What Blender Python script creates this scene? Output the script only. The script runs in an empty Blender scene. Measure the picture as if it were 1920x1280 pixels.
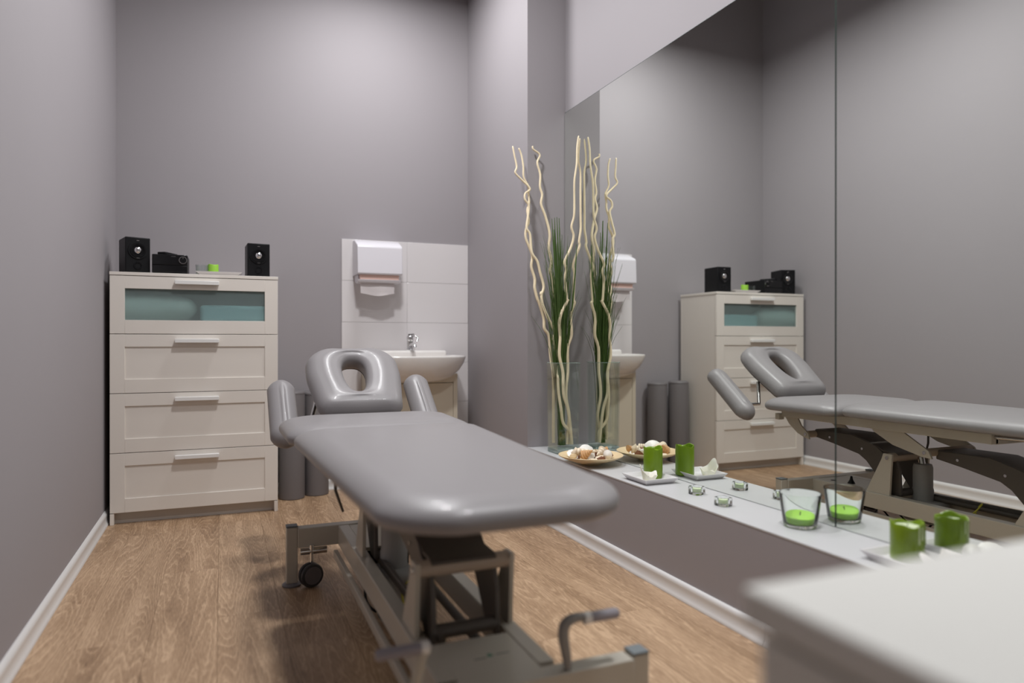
import bpy, bmesh, math, random
from mathutils import Vector, Matrix
R = math.radians
C = bpy.context.scene.collection
scn = bpy.context.scene

# ------------------------------------------------------------------ camera
cd = bpy.data.cameras.new('camera')
cam = bpy.data.objects.new('camera', cd); C.objects.link(cam)
cam.location = (0, 0, 0.9009)
cam.rotation_euler = (R(90) - 0.0008, 0, -0.3925)
cd.sensor_width = 36.0
cd.lens = 36.0 * 1314.9 / 1920.0
cd.clip_start = 0.01
cd.dof.use_dof = True
cd.dof.focus_distance = 3.1
cd.dof.aperture_fstop = 1.25
cd.dof.aperture_blades = 0
scn.camera = cam

# ------------------------------------------------------------------ world, light, exposure
w = bpy.data.worlds.new('world'); scn.world = w; w.use_nodes = True
w.node_tree.nodes['Background'].inputs['Color'].default_value = (0.6, 0.65, 0.7, 1)
w.node_tree.nodes['Background'].inputs['Strength'].default_value = 0.0

def area(name, loc, sx, sy, power, color, rot=(0, 0, 0), spread=180):
    l = bpy.data.lights.new(name, 'AREA'); l.shape = 'RECTANGLE'; l.size = sx; l.size_y = sy
    l.energy = power; l.color = color; l.spread = R(spread)
    o = bpy.data.objects.new(name, l); C.objects.link(o); o.location = loc; o.rotation_euler = rot
    return o
area('ceiling_lamp_light', (.58, 2.5, 3.14), .2, .2, 39, (0.985, 0.985, 1.0), spread=178)
area('front_lamp_light', (1.05, 1.15, 3.14), .3, .3, 21, (0.985, 0.985, 1.0), spread=130)
area('basin_lamp_light', (.8, 3.6, 3.14), .3, .3, 22, (0.985, 0.985, 1.0), spread=176)
scn.view_settings.view_transform = 'Standard'
scn.view_settings.look = 'None'
scn.view_settings.gamma = 1.0
scn.view_settings.use_curve_mapping = False
scn.view_settings.exposure = 0.0

# ------------------------------------------------------------------ materials
def srgb(r, g, b):
    f = lambda c: (c/255/12.92) if c/255 <= 0.04045 else ((c/255+0.055)/1.055)**2.4
    return (f(r), f(g), f(b), 1)

def mat(name, col, rough=0.5, metal=0.0, var=0.04, scale=6.0, bump=0.0, bscale=200.0, trans=0.0, ior=1.45,
        coat=0.0, sss=0.0, spec=0.5, dist=0.001):
    m = bpy.data.materials.new(name); m.use_nodes = True
    nt = m.node_tree; b = nt.nodes['Principled BSDF']
    b.inputs['Roughness'].default_value = rough
    b.inputs['Metallic'].default_value = metal
    b.inputs['IOR'].default_value = ior
    b.inputs['Transmission Weight'].default_value = trans
    b.inputs['Coat Weight'].default_value = coat
    b.inputs['Specular IOR Level'].default_value = spec
    if sss:
        b.inputs['Subsurface Weight'].default_value = sss
        b.inputs['Subsurface Radius'].default_value = (0.01, 0.012, 0.006)
        b.inputs['Subsurface Scale'].default_value = 1.0
    tc = nt.nodes.new('ShaderNodeTexCoord')
    if var > 0:
        n = nt.nodes.new('ShaderNodeTexNoise'); n.inputs['Scale'].default_value = scale
        n.inputs['Detail'].default_value = 4
        nt.links.new(tc.outputs['Object'], n.inputs['Vector'])
        mx = nt.nodes.new('ShaderNodeMix'); mx.data_type = 'RGBA'
        mx.inputs['A'].default_value = tuple(c*(1-var) for c in col[:3]) + (1,)
        mx.inputs['B'].default_value = tuple(min(1, c*(1+var)) for c in col[:3]) + (1,)
        nt.links.new(n.outputs['Fac'], mx.inputs['Factor'])
        nt.links.new(mx.outputs['Result'], b.inputs['Base Color'])
    else:
        b.inputs['Base Color'].default_value = col
    if bump > 0:
        n2 = nt.nodes.new('ShaderNodeTexNoise'); n2.inputs['Scale'].default_value = bscale
        n2.inputs['Detail'].default_value = 3
        nt.links.new(tc.outputs['Object'], n2.inputs['Vector'])
        bp = nt.nodes.new('ShaderNodeBump'); bp.inputs['Strength'].default_value = bump
        bp.inputs['Distance'].default_value = dist
        nt.links.new(n2.outputs['Fac'], bp.inputs['Height'])
        nt.links.new(bp.outputs['Normal'], b.inputs['Normal'])
    return m

M = {}
M['wall'] = mat('wall_paint', (0.335, 0.312, 0.325, 1), 0.75, var=0.02, scale=2, bump=0.12, bscale=260)
M['ceiling'] = mat('ceiling_paint', (0.30, 0.29, 0.30, 1), 0.9, var=0.02)
M['base'] = mat('baseboard_white', (0.72, 0.71, 0.70, 1), 0.35, var=0.02)
M['ledge'] = mat('ledge_white', (0.56, 0.56, 0.565, 1), 0.30, var=0.03, scale=9)
M['tile'] = mat('tile_white', (0.72, 0.69, 0.69, 1), 0.15, var=0.015, scale=3)
M['grout'] = mat('grout', (0.50, 0.48, 0.48, 1), 0.8)
M['white'] = mat('furniture_white', (0.78, 0.73, 0.67, 1), 0.38, var=0.02, scale=5)
M['handle'] = mat('handle_white', (0.82, 0.81, 0.79, 1), 0.3, var=0.01)
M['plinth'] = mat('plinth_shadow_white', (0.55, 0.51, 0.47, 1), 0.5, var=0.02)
M['cream'] = mat('cabinet_cream', (0.68, 0.62, 0.50, 1), 0.4, var=0.02)
M['ceramic'] = mat('ceramic', (0.80, 0.77, 0.74, 1), 0.08, var=0.01, coat=0.5)
M['plastic'] = mat('dispenser_plastic', (0.74, 0.72, 0.76, 1), 0.3, var=0.01)
M['pink'] = mat('towel_window', (0.86, 0.60, 0.53, 1), 0.35, var=0.02)
M['paper'] = mat('paper_towel', (0.72, 0.67, 0.67, 1), 0.9, var=0.03, bump=0.3, bscale=300)
M['chrome'] = mat('chrome', (0.80, 0.81, 0.82, 1), 0.08, 1.0, var=0.0)
M['vinyl'] = mat('grey_vinyl', (0.262, 0.247, 0.250, 1), 0.40, var=0.02, scale=3, bump=0.10, bscale=420, coat=0.05)
M['bolster'] = mat('bolster_vinyl', (0.170, 0.157, 0.160, 1), 0.45, var=0.03, scale=4, bump=0.15, bscale=300)
M['tan'] = mat('frame_enamel', (0.49, 0.455, 0.39, 1), 0.35, var=0.02, scale=8, coat=0.2)
M['tube'] = mat('frame_tube_tan', (0.42, 0.34, 0.27, 1), 0.35, var=0.02)
M['arm'] = mat('lift_arm_charcoal', (0.082, 0.070, 0.060, 1), 0.42, var=0.05)
M['black'] = mat('black_plastic', (0.008, 0.008, 0.009, 1), 0.42, var=0.05, spec=0.25)
M['blackgloss'] = mat('black_gloss', (0.010, 0.010, 0.011, 1), 0.12, var=0.0)
M['cap'] = mat('grey_cap', (0.15, 0.17, 0.18, 1), 0.4, var=0.03)
M['rubber'] = mat('grey_rubber', (0.17, 0.16, 0.17, 1), 0.5, var=0.03)
M['castorwheel'] = mat('castor_dark', (0.035, 0.035, 0.038, 1), 0.45, var=0.03)
M['disc'] = mat('castor_disc', (0.13, 0.12, 0.125, 1), 0.4, var=0.03)
M['motor'] = mat('motor_grey', (0.27, 0.26, 0.25, 1), 0.5, var=0.03)
M['grip'] = mat('pedal_grip', (0.30, 0.28, 0.31, 1), 0.5, var=0.03)
M['steel'] = mat('satin_steel', (0.62, 0.61, 0.60, 1), 0.25, 1.0, var=0.0)
M['yellow'] = mat('yellow_cable', (0.55, 0.50, 0.06, 1), 0.5, var=0.02)
M['glass'] = mat('clear_glass', (0.97, 1.0, 0.985, 1), 0.0, trans=1.0, ior=1.46, var=0.0)
def thin_glass(name, tint):
    """clear thin glass: transparent with a Schlick reflection that grows towards grazing angles"""
    m = bpy.data.materials.new(name); m.use_nodes = True; nt = m.node_tree; nt.nodes.clear()
    o = nt.nodes.new('ShaderNodeOutputMaterial'); mx = nt.nodes.new('ShaderNodeMixShader'); lw = nt.nodes.new('ShaderNodeLayerWeight')
    lw.inputs['Blend'].default_value = 0.5
    p = nt.nodes.new('ShaderNodeMath'); p.operation = 'POWER'; p.inputs[1].default_value = 2.6
    q = nt.nodes.new('ShaderNodeMath'); q.operation = 'MULTIPLY_ADD'; q.inputs[1].default_value = 0.70; q.inputs[2].default_value = 0.05
    nt.links.new(lw.outputs['Facing'], p.inputs[0]); nt.links.new(p.outputs[0], q.inputs[0]); nt.links.new(q.outputs[0], mx.inputs[0])
    t = nt.nodes.new('ShaderNodeBsdfTransparent'); g = nt.nodes.new('ShaderNodeBsdfGlossy')
    t.inputs['Color'].default_value = tint
    g.inputs['Roughness'].default_value = 0.02; g.inputs['Color'].default_value = (0.95, 1, 0.98, 1)
    nt.links.new(t.outputs[0], mx.inputs[1]); nt.links.new(g.outputs[0], mx.inputs[2])
    nt.links.new(mx.outputs[0], o.inputs['Surface']); return m
M['vglass'] = thin_glass('vase_glass', (0.968, 0.988, 0.98, 1))
M['bglass'] = mat('thick_glass', (0.82, 0.95, 0.91, 1), 0.03, trans=0.85, ior=1.4, var=0.0)
M['tglass'] = thin_glass('tumbler_glass', (0.965, 0.985, 0.98, 1))
M['frost'] = mat('frosted_glass', (0.70, 0.84, 0.83, 1), 0.26, trans=0.86, ior=1.25, var=0.0)
M['teal'] = mat('teal_cloth', (0.40, 0.57, 0.60, 1), 0.9, var=0.06, bump=0.4, bscale=150)
M['towel'] = mat('white_towel', (0.80, 0.82, 0.78, 1), 0.95, var=0.05, bump=0.5, bscale=200, dist=0.003)
M['green'] = mat('green_wax', (0.170, 0.285, 0.008, 1), 0.33, var=0.10, scale=25, sss=0.15)
M['olive'] = mat('olive_wax', (0.17, 0.26, 0.012, 1), 0.3, var=0.35, scale=22, sss=0.15)
M['lime'] = mat('lime_wax', (0.33, 0.62, 0.07, 1), 0.4, var=0.05, scale=20, sss=0.2)
M['palewax'] = mat('pale_green_wax', (0.62, 0.70, 0.46, 1), 0.4, var=0.05, sss=0.2)
M['ivory'] = mat('ivory_wax', (0.82, 0.80, 0.70, 1), 0.4, var=0.05, scale=30, sss=0.3)
M['wick'] = mat('wick', (0.02, 0.018, 0.015, 1), 0.9, var=0.0)
M['plate'] = mat('wood_plate', (0.72, 0.56, 0.34, 1), 0.4, var=0.12, scale=14)
M['branch'] = mat('peeled_willow', (0.87, 0.71, 0.49, 1), 0.6, var=0.22, scale=14, bump=0.3, bscale=60)
M['grass'] = mat('green_reed', (0.060, 0.120, 0.020, 1), 0.5, var=0.35, scale=20)
M['grassd'] = mat('dark_grass', (0.070, 0.125, 0.028, 1), 0.5, var=0.6, scale=12)
M['shell'] = mat('shell_cream', (0.78, 0.66, 0.50, 1), 0.45, var=0.16, scale=60, bump=0.5, bscale=120, dist=0.002)
M['shellw'] = mat('shell_white', (0.84, 0.81, 0.76, 1), 0.35, var=0.08, scale=50, bump=0.3, bscale=100)
M['shello'] = mat('shell_orange', (0.58, 0.33, 0.15, 1), 0.5, var=0.3, scale=70, bump=0.5, bscale=200, dist=0.002)
M['bark'] = mat('dried_bark', (0.20, 0.085, 0.045, 1), 0.7, var=0.3, scale=60, bump=0.6, bscale=100, dist=0.002)
M['tray'] = mat('tray_porcelain', (0.74, 0.72, 0.73, 1), 0.2, var=0.01, coat=0.3)
M['counter'] = mat('counter_white', (0.70, 0.69, 0.65, 1), 0.5, var=0.02)
M['emblem'] = mat('emblem_green', (0.10, 0.22, 0.15, 1), 0.5, var=0.0)
M['print'] = mat('print_grey', (0.12, 0.12, 0.12, 1), 0.5, var=0.0)
M['silver'] = mat('cone_silver', (0.85, 0.85, 0.86, 1), 0.16, 1.0, var=0.0)
M['edge'] = mat('mirror_edge', (0.05, 0.07, 0.06, 1), 0.3, var=0.0)
M['mirror'] = mat('mirror_silver', (0.87, 0.895, 0.86, 1), 0.0, 1.0, var=0.0)
M['lens'] = mat('lamp_housing', (0.7, 0.7, 0.7, 1), 0.4)

def wood_mat():
    m = bpy.data.materials.new('oak_plank'); m.use_nodes = True
    nt = m.node_tree; N = nt.nodes; L = nt.links; b = N['Principled BSDF']
    tc = N.new('ShaderNodeTexCoord'); oi = N.new('ShaderNodeObjectInfo')
    # per-plank offset
    mul = N.new('ShaderNodeMath'); mul.operation = 'MULTIPLY'; mul.inputs[1].default_value = 37.0
    L.new(oi.outputs['Random'], mul.inputs[0])
    comb = N.new('ShaderNodeCombineXYZ'); L.new(mul.outputs[0], comb.inputs['X']); L.new(mul.outputs[0], comb.inputs['Y'])
    add = N.new('ShaderNodeVectorMath'); add.operation = 'ADD'
    L.new(tc.outputs['Object'], add.inputs[0]); L.new(comb.outputs[0], add.inputs[1])
    def mapped(sx, sy):
        mp = N.new('ShaderNodeMapping'); mp.inputs['Scale'].default_value = (sx, sy, 1)
        L.new(add.outputs[0], mp.inputs['Vector']); return mp
    # cathedral contours: contour lines of a stretched noise field
    n1 = N.new('ShaderNodeTexNoise'); n1.inputs['Scale'].default_value = 1.0; n1.inputs['Detail'].default_value = 1.6
    n1.inputs['Roughness'].default_value = 0.45; n1.inputs['Distortion'].default_value = 0.12
    L.new(mapped(7.5, .72).outputs[0], n1.inputs['Vector'])
    nw = N.new('ShaderNodeTexNoise'); nw.inputs['Scale'].default_value = 1.0; nw.inputs['Detail'].default_value = 3
    L.new(mapped(60, 26).outputs[0], nw.inputs['Vector'])
    wa = N.new('ShaderNodeMath'); wa.operation = 'MULTIPLY_ADD'; wa.inputs[1].default_value = 0.028
    L.new(nw.outputs['Fac'], wa.inputs[0]); L.new(n1.outputs['Fac'], wa.inputs[2])
    rg = N.new('ShaderNodeMath'); rg.operation = 'MULTIPLY'; rg.inputs[1].default_value = 30.0
    L.new(wa.outputs[0], rg.inputs[0])
    fr = N.new('ShaderNodeMath'); fr.operation = 'FRACT'; L.new(rg.outputs[0], fr.inputs[0])
    rr = N.new('ShaderNodeValToRGB')
    e = rr.color_ramp.elements
    e[0].position = 0.0; e[0].color = (0.65, 0.65, 0.65, 1)
    e[1].position = 1.0; e[1].color = (0.65, 0.65, 0.65, 1)
    for p, v in ((0.12, 0.30), (0.45, 0.42), (0.74, 0.5), (0.88, 1.0)):
        x = e.new(p); x.color = (v, v, v, 1)
    L.new(fr.outputs[0], rr.inputs['Fac'])
    # fine fibre
    n2 = N.new('ShaderNodeTexNoise'); n2.inputs['Scale'].default_value = 1.0; n2.inputs['Detail'].default_value = 5
    L.new(mapped(420, 22).outputs[0], n2.inputs['Vector'])
    n3 = N.new('ShaderNodeTexNoise'); n3.inputs['Scale'].default_value = 1.0; n3.inputs['Detail'].default_value = 3
    L.new(mapped(14, 1.6).outputs[0], n3.inputs['Vector'])
    a1 = N.new('ShaderNodeMath'); a1.operation = 'MULTIPLY_ADD'; a1.inputs[1].default_value = 0.62
    L.new(n2.outputs['Fac'], a1.inputs[0])
    a0 = N.new('ShaderNodeMath'); a0.operation = 'MULTIPLY'; a0.inputs[1].default_value = 0.26
    L.new(rr.outputs['Color'], a0.inputs[0]); L.new(a0.outputs[0], a1.inputs[2])
    a2 = N.new('ShaderNodeMath'); a2.operation = 'MULTIPLY_ADD'; a2.inputs[1].default_value = 0.5
    L.new(n3.outputs['Fac'], a2.inputs[0]); L.new(a1.outputs[0], a2.inputs[2])
    a3 = N.new('ShaderNodeMath'); a3.operation = 'MULTIPLY_ADD'; a3.inputs[1].default_value = 0.06
    L.new(oi.outputs['Random'], a3.inputs[0]); L.new(a2.outputs[0], a3.inputs[2])
    cr = N.new('ShaderNodeValToRGB'); e = cr.color_ramp.elements
    e[0].position = 0.44; e[0].color = (0.165, 0.095, 0.052, 1)
    e[1].position = 0.92; e[1].color = (0.56, 0.385, 0.245, 1)
    x = e.new(0.66); x.color = (0.335, 0.212, 0.123, 1)
    L.new(a3.outputs[0], cr.inputs['Fac'])
    L.new(cr.outputs['Color'], b.inputs['Base Color'])
    b.inputs['Roughness'].default_value = 0.42
    bp = N.new('ShaderNodeBump'); bp.inputs['Strength'].default_value = 0.15; bp.inputs['Distance'].default_value = 0.0006
    L.new(a1.outputs[0], bp.inputs['Height']); L.new(bp.outputs['Normal'], b.inputs['Normal'])
    return m
M['oak'] = wood_mat()

# ------------------------------------------------------------------ mesh helpers
class B:
    def __init__(s): s.bm = bmesh.new()
    def box(s, x0, x1, y0, y1, z0, z1):
        v = [s.bm.verts.new(p) for p in ((x0,y0,z0),(x1,y0,z0),(x1,y1,z0),(x0,y1,z0),(x0,y0,z1),(x1,y0,z1),(x1,y1,z1),(x0,y1,z1))]
        for f in ((0,3,2,1),(4,5,6,7),(0,1,5,4),(1,2,6,5),(2,3,7,6),(3,0,4,7)):
            s.bm.faces.new([v[i] for i in f])
        return s
    def loft(s, rings, cap0=True, cap1=True, closed=True):
        vs = [[s.bm.verts.new(p) for p in r] for r in rings]
        n = len(vs[0])
        for a, b in zip(vs, vs[1:]):
            for i in range(n if closed else n-1):
                j = (i+1) % n
                s.bm.faces.new((a[i], a[j], b[j], b[i]))
        if cap0: s.bm.faces.new(vs[0][::-1])
        if cap1: s.bm.faces.new(vs[-1])
        return s
    def tube(s, pts, rad, n=10, cap=True):
        pts = [Vector(p) for p in pts]
        if not isinstance(rad, (list, tuple)): rad = [rad]*len(pts)
        rings = []; up = None
        for i, p in enumerate(pts):
            t = (pts[min(i+1, len(pts)-1)] - pts[max(i-1, 0)]).normalized()
            if up is None:
                up = t.orthogonal().normalized()
            else:
                up = (up - t*up.dot(t))
                up = up.normalized() if up.length > 1e-6 else t.orthogonal().normalized()
            sd = t.cross(up)
            rings.append([p + (up*math.cos(2*math.pi*k/n) + sd*math.sin(2*math.pi*k/n))*rad[i] for k in range(n)])
        return s.loft(rings, cap, cap)
    def lathe(s, prof, cx=0, cy=0, z0=0, n=32, closed_prof=False, wob=None):
        rings = []
        for r, z in prof:
            rings.append([(cx + r*math.cos(2*math.pi*k/n), cy + r*math.sin(2*math.pi*k/n), z0 + z + (wob(k/n, r, z) if wob else 0)) for k in range(n)])
        vs = [[s.bm.verts.new(p) for p in r] for r in rings]
        m = len(vs)
        for a in range(m if closed_prof else m-1):
            A, Bq = vs[a], vs[(a+1) % m]
            for i in range(n):
                j = (i+1) % n
                s.bm.faces.new((A[i], A[j], Bq[j], Bq[i]))
        if not closed_prof:
            s.bm.faces.new(vs[0][::-1]); s.bm.faces.new(vs[-1])
        return s
    def prism(s, poly, axis, a0, a1):
        def P(u, v, a):
            return (a, u, v) if axis == 0 else ((u, a, v) if axis == 1 else (u, v, a))
        return s.loft([[P(u, v, a0) for u, v in poly], [P(u, v, a1) for u, v in poly]])

def wloc(o):
    v = Vector((0, 0, 0))
    while o is not None:
        v += o.location; o = o.parent
    return v
def obj(name, b, m, parent=None, smooth=False, local=False, loc=None, bevel=0, seg=2, subsurf=0, angle=40):
    bm = b.bm
    off = Vector((0, 0, 0))
    if parent is not None and not local: off = wloc(parent)
    if loc is not None:
        if not local: off = off + Vector(loc) if parent is None else Vector(loc) + Vector((0,0,0))
    if off.length > 0: bmesh.ops.translate(bm, verts=bm.verts, vec=-off)
    bmesh.ops.recalc_face_normals(bm, faces=bm.faces)
    me = bpy.data.meshes.new(name); bm.to_mesh(me); bm.free()
    ms = m if isinstance(m, (list, tuple)) else [m]
    for x in ms: me.materials.append(M[x] if isinstance(x, str) else x)
    o = bpy.data.objects.new(name, me); C.objects.link(o)
    if parent is not None: o.parent = parent
    if loc is not None and parent is None: o.location = loc
    if smooth:
        for p in me.polygons: p.use_smooth = True
        try: me.set_sharp_from_angle(angle=R(angle))
        except Exception: pass
    if bevel:
        md = o.modifiers.new('bevel', 'BEVEL'); md.width = bevel; md.segments = seg; md.limit_method = 'ANGLE'
        md.harden_normals = False
        for p in me.polygons: p.use_smooth = True
        try: me.set_sharp_from_angle(angle=R(30))
        except Exception: pass
    if subsurf:
        md = o.modifiers.new('sub', 'SUBSURF'); md.levels = subsurf; md.render_levels = subsurf
        for p in me.polygons: p.use_smooth = True
    return o
def tag(o, label, cat, group=None, kind=None):
    if label: o['label'] = label
    if cat: o['category'] = cat
    if group: o['group'] = group
    if kind: o['kind'] = kind
    return o
def empty(name, loc, label, cat, group=None, rz=0):
    o = bpy.data.objects.new(name, None); C.objects.link(o); o.location = loc; o.rotation_euler = (0, 0, rz)
    o.empty_display_size = 0.05
    return tag(o, label, cat, group)
def struct(o): o['kind'] = 'structure'; return o
def box(*a): return B().box(*a)
def cyl(p, q, r, n=24): return B().tube([p, q], r, n)

def smoothpts(pts, sub=4):
    pts = [Vector(p) for p in pts]; out = []
    for i in range(len(pts)-1):
        p0 = pts[max(i-1, 0)]; p1 = pts[i]; p2 = pts[i+1]; p3 = pts[min(i+2, len(pts)-1)]
        for k in range(sub):
            t = k/sub
            out.append(0.5*((2*p1) + (p2-p0)*t + (2*p0-5*p1+4*p2-p3)*t*t + (3*p1-p0-3*p2+p3)*t**3))
    out.append(pts[-1]); return out

# ------------------------------------------------------------------ room numbers
XL, XR, XM = -0.5315, 1.4881, 1.7051
YB, YP, YF = 4.3523, 3.3809, -1.3
ZC, ZL, ZM, YS = 3.75, 0.3408, 2.1266, 1.5753

# ------------------------------------------------------------------ structure
fl = struct(obj('floor', box(XL-.1, XM+.2, YF-.1, YB+.1, -.10, -.006), 'grout'))
rng = random.Random(7)
PW, PLN = 0.193, 1.29
x = XL + 0.001 - 0.06; col = 0
while x < XR:
    xa, xb = max(x, XL+.001), min(x+PW-.0005, XR+.001)
    y = YF - rng.uniform(0, PLN); 
    while y < YB:
        ya, yb = max(y, YF), min(y+PLN-.0005, YB)
        if yb > ya + .02 and xb > xa + .02:
            cx, cy = (xa+xb)/2, (ya+yb)/2
            b = box(xa-cx, xb-cx, ya-cy, yb-cy, -.006, 0)
            p = obj('plank', b, 'oak', fl, local=True, bevel=.0003, seg=1)
            p.location = (cx, cy, 0)
        y += PLN
    x += PW; col += 1

struct(obj('wall_left', box(XL-.12, XL, YF-.1, YB+.1, -.1, ZC), 'wall'))
wb = struct(obj('wall_back', box(XL, XM+.1, YB, YB+.12, -.1, ZC), 'wall'))
struct(obj('wall_front', box(XL, XM+.1, YF-.12, YF, -.1, ZC), 'wall'))
ceil_ = struct(obj('ceiling', box(XL-.12, XM+.2, YF-.12, YB+.12, ZC, ZC+.1), 'ceiling'))
b = B()
b.box(XR, XM+.2, YP, YB, -.1, ZC)                      # pier
b.box(XR, XM+.2, YF, YP, -.1, ZL-.006)                 # low wall under the ledge
b.box(XM+.007, XM+.2, YF, YP, ZL-.006, ZC)             # recessed wall behind the mirror
struct(obj('wall_right', b, 'wall'))

def skirting(name, p0, p1, nrm, h=0.062):
    # moulded profile along a wall: p0->p1 on the floor, nrm points into the room
    p0, p1, nrm = Vector(p0), Vector(p1), Vector(nrm)
    prof = [(0, 0), (.019, 0), (.020, .006), (.016, .012), (.0125, .022), (.0115, .038), (.0125, .046), (.012, .054), (.008, .060), (.003, h), (0, h)]
    rings = [[p + nrm*u + Vector((0, 0, v)) for u, v in prof] for p in (p0, p1)]
    return struct(obj(name, B().loft(rings), 'base', smooth=True, angle=50))
skirting('baseboard_left', (XL, YF, 0), (XL, YB, 0), (1, 0, 0), .066)
skirting('baseboard_back', (XL+.02, YB, 0), (.673, YB, 0), (0, -1, 0), .066)
o = skirting('baseboard_right', (XR, 1.625, 0), (XR, YB-.0, 0), (-1, 0, 0), .062)
skirting('baseboard_right_near', (XR, YF, 0), (XR, 1.6235, 0), (-1, 0, 0), .0615)

# ledge board
obj('mirror_ledge', box(XR-.001, XM+.006, YF, YP, ZL-.006, ZL), 'ledge', loc=(1.6, 1.5, ZL-.006), bevel=.001)
tag(bpy.data.objects['mirror_ledge'], 'long narrow white ledge running along the foot of the wall mirror', 'ledge')

# wall tiles
rows = [1.524 - .254*i for i in range(7)]
for ri in range(6):
    z1, z0 = rows[ri], max(rows[ri+1], .001)
    for xa, xb in ((.675, 1.0815), (1.0815, XR-.0005)):
        cx, cz = (xa+xb)/2, (z0+z1)/2
        bb = box(xa-cx+.0008, xb-cx-.0008, -.009, 0, z0-cz+.0008, z1-cz-.0008)
        t = obj('tile', bb, 'tile', wb, local=True, bevel=.0012, seg=2); t.location = (cx, YB, cz)
g = obj('tile_grout', box(.676, XR-.001, YB-.0065, YB-.0001, .001, 1.523), 'grout', wb)

# mirrors: two panels
def mirror(name, y0, y1, label):
    t = empty(name, (XM+.003, (y0+y1)/2, ZL), label, 'mirror', 'wall mirror panels')
    obj('glass_face', box(XM, XM+.0012, y0+.0018, y1-.0018, ZL+.0020, ZM-.0028), 'mirror', t)
    obj('backing', box(XM+.0012, XM+.0065, y0, y1, ZL+.0005, ZM), 'edge', t)
    return t
mirror('wall_mirror', YS+.0012, YP-.001, 'left mirror panel beside the pier, reflecting the chest of drawers')
mirror('wall_mirror', YF+.01, YS-.0012, 'right mirror panel at the near end, reflecting the foot half of the couch')

# ------------------------------------------------------------------ pads
def roundpoly(pts, radii, n=7):
    out = []; m = len(pts)
    for i in range(m):
        p = Vector(pts[i]); a = Vector(pts[i-1]); c = Vector(pts[(i+1) % m]); r = radii[i]
        d1 = (a-p); d2 = (c-p); l1, l2 = d1.length, d2.length; d1.normalize(); d2.normalize()
        ang = d1.angle(d2); t = min(r/math.tan(ang/2), l1*.49, l2*.49)
        s0 = p + d1*t; s1 = p + d2*t
        for k in range(n+1):
            u = k/n
            out.append((1-u)**2*s0 + 2*u*(1-u)*(p*.55+ (s0+s1)*.225) + u*u*s1)
    return out
def resample(poly, step):
    out = []; m = len(poly)
    for i in range(m):
        a, c = poly[i], poly[(i+1) % m]; L = (c-a).length; k = max(1, int(round(L/step)))
        for j in range(k): out.append(a + (c-a)*j/k)
    return out
def inset(poly, d):
    m = len(poly); out = []
    area2 = sum(poly[i].x*poly[(i+1) % m].y - poly[(i+1) % m].x*poly[i].y for i in range(m))
    sg = 1 if area2 > 0 else -1
    for i in range(m):
        t = (poly[(i+1) % m] - poly[i-1]); 
        if t.length < 1e-9: out.append(poly[i].copy()); continue
        t.normalize(); nrm = Vector((-t.y, t.x))*sg
        out.append(poly[i] + nrm*d)
    return out
def pad(poly, th, ra, dome=.008, f=lambda u, v, h: (u, v, h), low=.020, rb=.012):
    """upholstered pad: poly in (u,v), height h 0..th ; ra = width of the rolled edge ; f maps to 3-D"""
    c = Vector(((min(p.x for p in poly)+max(p.x for p in poly))/2, (min(p.y for p in poly)+max(p.y for p in poly))/2))
    hu = (max(p.x for p in poly)-min(p.x for p in poly))/2; hv = (max(p.y for p in poly)-min(p.y for p in poly))/2
    def ins(d): return [Vector((c.x+(p.x-c.x)*(1-d/hu), c.y+(p.y-c.y)*(1-d/hv))) for p in poly]
    prof = []
    for k in range(5):
        a = math.pi/2*k/4; prof.append((rb*(1-math.sin(a)), low*(1-math.cos(a))))
    for k in range(1, 13):
        a = math.pi/2*k/12; prof.append((ra*(1-math.cos(a)), low + (th-low)*math.sin(a)))
    R3 = [[f(p.x, p.y, h) for p in ins(d)] for d, h in prof]
    last = ins(ra)
    for s_, hh in ((.9, .3), (.75, .6), (.5, .88), (.25, 1.0), (.05, 1.0)):
        R3.append([f(c.x+(p.x-c.x)*s_, c.y+(p.y-c.y)*s_, th+dome*hh) for p in last])
    return B().loft(R3)

# ------------------------------------------------------------------ massage table
T = empty('massage_table', (.53, 1.34, 0), 'grey vinyl massage couch on a beige lifting frame in the middle of the room', 'massage table')
tilt = 0.006
ysm = 2.385
def fmap(z0):
    def f(u, v, h): return (u, v, z0 + h - (ysm - v)*tilt)
    return f
poly = roundpoly([(.208, ysm-.004), (.843, ysm-.004), (.772, 1.178), (.268, 1.178)], [.06, .06, .125, .125], 12)
obj('foot_cushion', pad(resample(poly, .03), .060, .085, .008, fmap(.561)), 'vinyl', T, smooth=True, angle=70)
poly = roundpoly([(.197, 2.87), (.872, 2.87), (.850, ysm+.004), (.203, ysm+.004)], [.10, .10, .06, .06], 8)
obj('seat_cushion', pad(resample(poly, .03), .062, .080, .008, lambda u, v, h: (u, v, .553+h)), 'vinyl', T, smooth=True, angle=70)

# head rest with a face hole
ang = math.atan2(.245, .330)
dv = Vector((0, math.cos(ang), math.sin(ang))); nv = Vector((0, -math.sin(ang), math.cos(ang)))
H0 = Vector((.530, 2.855, .625))
outer = roundpoly([(-.168, 0), (.168, 0), (.200, .22), (.196, .405), (-.196, .405), (-.202, .22)], [.035, .035, .25, .095, .095, .25], 8)
outer = resample(outer, .025)
ic = Vector((-.004, .208))
def ray_outer(poly, c, a):
    d = Vector((math.cos(a), math.sin(a))); best = None
    m = len(poly)
    for i in range(m):
        p, q = poly[i], poly[(i+1) % m]; e = q-p
        den = d.x*e.y - d.y*e.x
        if abs(den) < 1e-12: continue
        w_ = p-c; t = (w_.x*e.y - w_.y*e.x)/den; s_ = (w_.x*d.y - w_.y*d.x)/den
        if t > 0 and -1e-6 <= s_ <= 1+1e-6 and (best is None or t < best): best = t
    return c + d*best
NP = 72
OUT = []; INN = []
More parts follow.
